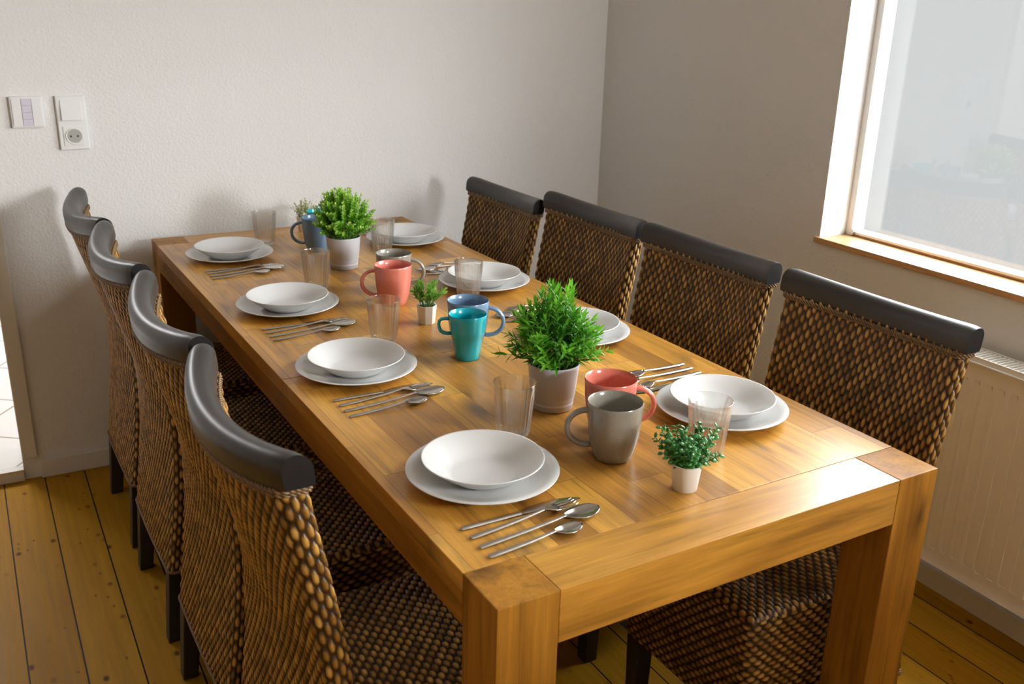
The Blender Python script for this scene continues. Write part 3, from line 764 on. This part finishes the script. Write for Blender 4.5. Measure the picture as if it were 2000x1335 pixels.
orig = {('doorway side', 0): (-0.272, 0.323), ('doorway side', 1): (-0.269, 0.851), ('doorway side', 2): (-0.267, 1.316), ('doorway side', 3): (-0.264, 1.868),
        ('window side', 0): (0.2530, 0.366), ('window side', 1): (0.258, 0.862), ('window side', 2): (0.268, 1.326), ('window side', 3): (0.279, 1.855)}
proto = {}
words = {'knife': 'steel table knife', 'fork': 'steel fork', 'spoon': 'large steel spoon', 'tea': 'small steel teaspoon'}
order = {'knife': 'closest to the plate', 'fork': 'between knife and large spoon', 'spoon': 'between fork and teaspoon', 'tea': 'outermost of its set'}
for (sd, i), (ox, oy) in orig.items():
    sg = 1 if sd == 'doorway side' else -1; jr = random.Random(i * 7 + (3 if sg < 0 else 0))
    for kd, ((dx, dy), (vx, vy)) in CUT.items():
        a = math.atan2(vy, vx) + (0 if sg > 0 else PI) + (jr.random() - .5) * 0.012
        loc = (ox + sg * dx, oy + sg * dy, H + 0.0002)
        lab = '%s %s, %s, setting %s' % (words[kd], order[kd], sd, rows[i])
        if kd in proto: dup(proto[kd], loc, a, lab)
        elif kd == 'knife': proto[kd] = mk_knife(loc, a, lab)
        elif kd == 'fork': proto[kd] = mk_fork(loc, a, lab)
        elif kd == 'spoon': proto[kd] = mk_spoon(loc, a, lab)
        else: proto[kd] = mk_spoon(loc, a, lab, 0.755, 'teaspoon', 'steel teaspoons')

# ================================================================== glasses
def glass_obj(loc, lab):
    h = 0.101; rb, rt = 0.0275, 0.0378
    def rib(r, z, a):
        t = z / h; k = max(0, min(1, (z - 0.008) / 0.006)) * max(0, min(1, (0.083 - z) / 0.006))
        return r - 0.0016 * k * (0.5 + 0.5 * math.cos(24 * a)) ** 1.3
    mb = MB(); P = [(0, 0.0), (rb - 0.003, 0.0), (rb, 0.002)]
    for k in range(1, 17):
        z = 0.002 + (h - 0.003) * k / 16; P.append((rb + (rt - rb) * (z / h) ** 0.85, z))
    P += [(rt + 0.0002, h - 0.0004), (rt - 0.0008, h), (rt - 0.0018, h - 0.0008)]
    mb.lathe(P, 176, fn=rib)
    inner = [(rt - 0.0020, h - 0.001)]
    for k in range(1, 14):
        z = (h - 0.001) - (h - 0.011) * k / 13; inner.append((rb + (rt - rb) * (z / h) ** 0.85 - 0.0022, z))
    inner += [(rb - 0.006, 0.009), (0, 0.009)]
    mb.lathe(inner, 88)
    return tag(mb.build('ribbed_tumbler', M_GLASS, None, smooth=True, loc=loc), lab, 'glass', 'clear ribbed tumblers')
G = [((-0.146, 0.439), 'clear ribbed tumbler left of the grey pot of feathery greenery'), ((-0.158, 0.987), 'clear ribbed tumbler left of the small sprig plant, by the second doorway-side plate'),
     ((-0.149, 1.455), 'clear ribbed tumbler in front of the round bushy potted plant'), ((-0.127, 1.985), 'clear ribbed tumbler against the back wall, doorway side'),
     ((0.108, 0.222), 'clear ribbed tumbler behind the little jade-like plant'), ((0.168, 1.205), 'clear ribbed tumbler on window side, in front of third plate, behind the blue mug'),
     ((0.158, 1.740), 'clear ribbed tumbler between the round bushy plant and the farthest window-side plate')]
g0 = None
for (x, y), lab in G:
    if g0 is None: g0 = glass_obj((x, y, H + 0.0003), lab)
    else:
        o = g0.copy(); C.objects.link(o); o.location = (x, y, H + 0.0003); o['label'] = lab

# ================================================================== mugs
def mug_body(kind):
    mb = MB()
    if kind == 'round':
        P = [(0, 0.0), (0.0285, 0.0), (0.0315, 0.0022), (0.0350, 0.012), (0.0400, 0.030), (0.0432, 0.050), (0.0450, 0.072), (0.0462, 0.096), (0.0466, 0.1005), (0.0456, 0.1025),
             (0.0440, 0.1010), (0.0428, 0.090), (0.0415, 0.068), (0.0395, 0.048), (0.0365, 0.030), (0.0315, 0.013), (0.024, 0.0065), (0, 0.0055)]
    else:
        P = [(0, 0.0), (0.0242, 0.0), (0.0260, 0.002), (0.0285, 0.020), (0.0315, 0.042), (0.0335, 0.052), (0.0362, 0.058), (0.0370, 0.064), (0.0395, 0.090), (0.0406, 0.0975), (0.0400, 0.0990), (0.0385, 0.0975),
             (0.0368, 0.085), (0.0345, 0.064), (0.0312, 0.054), (0.0285, 0.036), (0.0245, 0.012), (0.0215, 0.0065), (0, 0.0058)]
    mb.lathe(P, 72); return mb
def mug_handle(kind):
    mb = MB(); P = []
    if kind == 'round':
        for k in range(25):
            t = k / 24; a = PI * 0.52 - PI * 1.10 * t
            P.append((0.0405 + 0.038 * max(0, math.cos(a)) ** 0.85 * (1 if abs(a) < PI / 2 else 0) + (-0.0 if abs(a) < PI / 2 else 0), 0, 0.054 + 0.0315 * math.sin(a)))
        P = [(0.0395, 0, 0.0845)] + [p for p in P if p[0] > 0.0406] + [(0.0375, 0, 0.0235)]
        mb.tube(P, 0.0046, 14, squash=0.0072)
    else:
        P = [(0.0350, 0, 0.086), (0.046, 0, 0.0868), (0.0550, 0, 0.0855), (0.0600, 0, 0.081), (0.0612, 0, 0.074), (0.0602, 0, 0.066), (0.0570, 0, 0.0585), (0.0520, 0, 0.0550), (0.044, 0, 0.0535), (0.0335, 0, 0.0540)]
        mb.tube(P, 0.0036, 12, squash=0.0068)
    return mb
def mug(kind, x, y, a, mat, lab, name='coffee_mug', group=None):
    t = thing(name, (x, y, H + 0.0003), lab, 'mug', a, group)
    mug_body(kind).build('body', mat, t, smooth=True, auto=1.2)
    mug_handle(kind).build('handle', mat, t, smooth=True)
    return t
AL = math.radians(149); AR = math.radians(-31)
mug('round', -0.041, 0.287, AL, M_GREY, 'taupe grey stoneware mug at the front of the table, handle to the left')
mug('round', 0.014, 0.376, AR, M_RED, 'coral pink mug partly behind the front grey mug, handle to the right')
mug('tapered', -0.036, 0.822, AL, M_TEAL, 'bright teal tapered mug with a squarish handle, in front of a dusty blue mug')
mug('round', 0.006, 0.900, AR, M_BLUE, 'dusty blue mug standing behind the bright teal mug, handle to the right')
mug('round', -0.022, 1.246, AL, M_RED, 'coral pink mug in front of the far grey mug, handle to the left')
mug('round', 0.026, 1.352, AR, M_GREY, 'grey mug behind the far coral mug, handle to the right')
mug('round', -0.008, 1.842, AL, M_BLUE, 'dusty blue mug behind the round bushy plant near the back wall, handle to the left')
mug('tapered', 0.036, 1.945, AR, M_TEAL, 'teal mug mostly hidden behind the far blue mug by the back wall')

# ================================================================== plants
def big_pot(t):
    mb = MB()
    mb.lathe([(0, 0), (0.0365, 0), (0.0385, 0.0015), (0.0415, 0.027), (0.0418, 0.0275), (0.0424, 0.0280), (0.0480, 0.0865), (0.0490, 0.0885), (0.0485, 0.0905), (0.0460, 0.0900), (0.0445, 0.082), (0.043, 0.070), (0.0400, 0.012), (0, 0.010)], 72)
    mb.build('pot', M_POT, t, smooth=True, auto=0.9)
    mb = MB(); mb.lathe([(0, 0.0795), (0.020, 0.0812), (0.0425, 0.079), (0.0425, 0.076), (0, 0.076)], 32); mb.build('soil', M_SOIL, t)
def leaf(V, F, T, p, d, n, L, W, tint, curl=0.15, round_=False):
    """blade with a midrib fold: p base, d direction, n normal"""
    s = d.cross(n); s.normalize(); i = len(V)
    if round_: st = [(0, .15), (.22, .75), (.5, 1), (.78, .8), (1, .12)]
    else: st = [(0, .12), (.25, .8), (.5, 1), (.78, .55), (1, .03)]
    for (t, w_) in st:
        c = p + d * (L * t) - n * (curl * L * t * t); e = n * (W * .22 * w_)
        V.append(c - s * (W * .5 * w_) + e); V.append(c); V.append(c + s * (W * .5 * w_) + e)
        T += [tint, tint * .9, tint]
    for k in range(len(st) - 1):
        a = i + 3 * k; F.append((a, a + 1, a + 4, a + 3)); F.append((a + 1, a + 2, a + 5, a + 4))
def foliage(name, mat, parent, V, F, T):
    me = bpy.data.meshes.new(name); me.from_pydata([tuple(v) for v in V], [], F); me.update()
    at = me.attributes.new('tint', 'FLOAT', 'POINT'); at.data.foreach_set('value', np.array(T, 'f4'))
    return finish(name, me, mat, parent, smooth=True)
def rv(r): 
    while True:
        v = Vector((r.uniform(-1, 1), r.uniform(-1, 1), r.uniform(-1, 1)))
        if 0.05 < v.length < 1: return v.normalized()
def stems_plant(t, r, nst, root_r, z0, tipfn, leaf_len, leaf_w, step, mat, smat_r=0.0007, round_=False, up=0.45, curl=0.15, tmin=0.18, tintfn=None, name='foliage', opp=True):
    V, F, T = [], [], []; sm = MB()
    for k in range(nst):
        a = r.uniform(0, 2 * PI); rr = root_r * math.sqrt(r.random()); b0 = Vector((rr * math.cos(a), rr * math.sin(a), z0))
        tip = tipfn(a, rr / root_r); c = b0.lerp(tip, 0.5) + Vector((0, 0, 0.25 * (tip - b0).length)) * 0.6
        pts = [b0 * (1 - u) ** 2 + c * (2 * u * (1 - u)) + tip * u * u for u in [i / 8 for i in range(9)]]
        sm.tube([tuple(p) for p in pts], [smat_r * (1 - 0.6 * i / 8) for i in range(9)], 4)
        Ls = sum((pts[i + 1] - pts[i]).length for i in range(8)); n = max(3, int(Ls / step)); ph = r.uniform(0, PI)
        sv = r.uniform(-0.18, 0.18)
        for j in range(n):
            u = tmin + (1 - tmin) * (j + 1) / n; u = min(1, u); q = b0 * (1 - u) ** 2 + c * (2 * u * (1 - u)) + tip * u * u
            tg = ((c - b0) * (1 - u) + (tip - c) * u).normalized(); ax = tg.orthogonal().normalized(); ay = tg.cross(ax)
            for s in ((0, PI) if opp else (0,)):
                an = ph + j * 1.57 + s; o = ax * math.cos(an) + ay * math.sin(an)
                d = (tg * up + o * (1 - up) + rv(r) * 0.18).normalized(); nn = (tg - d * tg.dot(d)); 
                if nn.length < 0.05: nn = o
                nn.normalize(); sc = (0.65 + 0.5 * r.random()) * (0.75 + 0.25 * math.sin(PI * min(1, u)))
                tint = min(1, max(0, (tintfn(u, q) if tintfn else 0.25 + 0.5 * u) + sv + r.uniform(-.12, .12)))
                leaf(V, F, T, q, d, nn, leaf_len * sc, leaf_w * sc, tint, curl, round_)
            if j == n - 1: leaf(V, F, T, q, tg, ax, leaf_len * .8, leaf_w * .8, min(1, 0.75 + sv), curl, round_)
    sm.build('stems', M_STEM, t, smooth=True)
    foliage(name, mat, t, V, F, T)
# feathery plant
pA = thing('potted_plant', (-0.015, 0.517, H + 0.0003), 'feathery green plant with narrow leaves in a grey pot, front half of the table', 'potted plant', 0.3)
big_pot(pA); r = random.Random(11)
def tipA(a, q):
    el = r.uniform(0.12, 1.45); L = r.uniform(0.085, 0.128) if el < 1.1 else r.uniform(0.10, 0.15); a2 = a + r.uniform(-.5, .5)
    return Vector((math.cos(a2) * math.cos(el) * L * 0.80, math.sin(a2) * math.cos(el) * L * 0.80, 0.078 + math.sin(el) * L * 0.92 + 0.016))
stems_plant(pA, r, 150, 0.034, 0.079, tipA, 0.027, 0.0062, 0.0115, M_LEAF1, up=0.55, tintfn=lambda u, q: 0.10 + 0.55 * u)
# bushy round plant
pB = thing('potted_plant', (-0.006, 1.632, H + 0.0003), 'round bushy plant with tiny bright leaves in a grey pot, back half of table', 'potted plant', 1.1)
big_pot(pB); r = random.Random(12)
def tipB(a, q):
    el = r.uniform(-0.30, 1.50); R = 0.082 * r.uniform(0.72, 1.05); a2 = a + r.uniform(-.4, .4)
    return Vector((math.cos(a2) * math.cos(el) * R * 1.08, math.sin(a2) * math.cos(el) * R * 1.08, 0.138 + math.sin(el) * R * 0.98))
stems_plant(pB, r, 230, 0.034, 0.079, tipB, 0.0105, 0.0068, 0.0076, M_LEAF2, up=0.5, round_=True, tintfn=lambda u, q: 0.12 + 0.62 * u * u, tmin=0.35)
def small_pot(t, hexa=False):
    mb = MB(); seg = 8 if hexa else 48
    mb.lathe([(0, 0), (0.0185, 0), (0.0195, 0.0015), (0.0238, 0.042), (0.0240, 0.0450), (0.0220, 0.0450), (0.0205, 0.036), (0, 0.035)], seg)
    mb.build('pot', M_WPOT, t, smooth=not hexa, auto=None if hexa else 0.9)
    mb = MB(); mb.lathe([(0, 0.0405), (0.0205, 0.0395), (0.0205, 0.037), (0, 0.037)], 24); mb.build('soil', M_SOIL, t)
# jade-like sprig
pC = thing('succulent_plant', (-0.004, 0.143, H + 0.0003), 'little jade-like plant with glossy round leaves in a small white pot, front of the table', 'potted plant')
small_pot(pC); r = random.Random(5)
ico = []
V, F, T = [], [], []; sm = MB()
for k in range(30):
    a = 2 * PI * k / 16 * 1.618 * 2 + r.uniform(-.3, .3); el = r.uniform(0.55, 1.5); L = r.uniform(0.040, 0.066)
    if k in (3, 9): L = 0.074; el = 1.05; a = 2.62 if k == 3 else -0.4
    b0 = Vector((0.011 * math.cos(a), 0.011 * math.sin(a), 0.039)); tip = b0 + Vector((math.cos(a) * math.cos(el) * L * .9, math.sin(a) * math.cos(el) * L * .9, math.sin(el) * L * 1.0))
    sm.tube([tuple(b0.lerp(tip, i / 4)) for i in range(5)], 0.0011, 5)
    n = int(L / 0.0072)
    for j in range(n):
        q = b0.lerp(tip, (j + 1) / n); tg = (tip - b0).normalized(); ax = tg.orthogonal().normalized(); ay = tg.cross(ax)
        for s in (0, PI):
            an = j * 1.57 + s + k; o = (ax * math.cos(an) + ay * math.sin(an)); d = (o + tg * 0.5).normalized(); nn = (tg - d * tg.dot(d)).normalized(); sd_ = d.cross(nn)
            cc = q + d * 0.0052; i0 = len(V); sc = r.uniform(.8, 1.1) * (1.0 - 0.25 * (j / n))
            # fat oval leaf
            for la in range(7):
                th = PI * la / 6
                for lo in range(8):
                    ph = 2 * PI * lo / 8
                    V.append(cc + d * (math.cos(th) * 0.0062 * sc) + sd_ * (math.sin(th) * math.cos(ph) * 0.0048 * sc) + nn * (math.sin(th) * math.sin(ph) * 0.0017 * sc)); T.append(min(1, max(0, 0.35 + 0.4 * (1 - j / n) + r.uniform(-.02, .02))))
            for la in range(6):
                for lo in range(8):
                    A = i0 + la * 8 + lo; B = i0 + la * 8 + (lo + 1) % 8; F.append((A, B, B + 8, A + 8))
sm.build('stems', M_STEM, pC, smooth=True); foliage('foliage', M_LEAF3, pC, V, F, T)
# sprig plant in the middle
pD = thing('sprig_plant', (-0.012, 1.074, H + 0.0003), 'little leafy sprig plant in a small faceted white pot, middle of the table', 'potted plant', 0.2)
small_pot(pD, True); r = random.Random(6)
def tipD(a, q):
    el = r.uniform(0.75, 1.5); L = r.uniform(0.038, 0.058); return Vector((math.cos(a) * (0.006 + math.cos(el) * L), math.sin(a) * (0.006 + math.cos(el) * L), 0.040 + math.sin(el) * L))
stems_plant(pD, r, 32, 0.014, 0.039, tipD, 0.017, 0.0070, 0.0105, M_LEAF4, up=0.72, tintfn=lambda u, q: 0.2 + 0.4 * u)
# pale sprig at the back
pE = thing('sprig_plant', (0.045, 2.128, H + 0.0003), 'little pale yellow-green plant in a small white pot at the back wall end', 'potted plant', 0.2)
small_pot(pE); r = random.Random(8)
def tipE(a, q):
    el = r.uniform(0.5, 1.5); L = r.uniform(0.040, 0.062); return Vector((math.cos(a) * (0.004 + math.cos(el) * L * .75), math.sin(a) * (0.004 + math.cos(el) * L * .75), 0.040 + math.sin(el) * L))
stems_plant(pE, r, 30, 0.014, 0.039, tipE, 0.0090, 0.0052, 0.0085, M_LEAF5, up=0.4, round_=True, tintfn=lambda u, q: 0.2 + 0.6 * u)
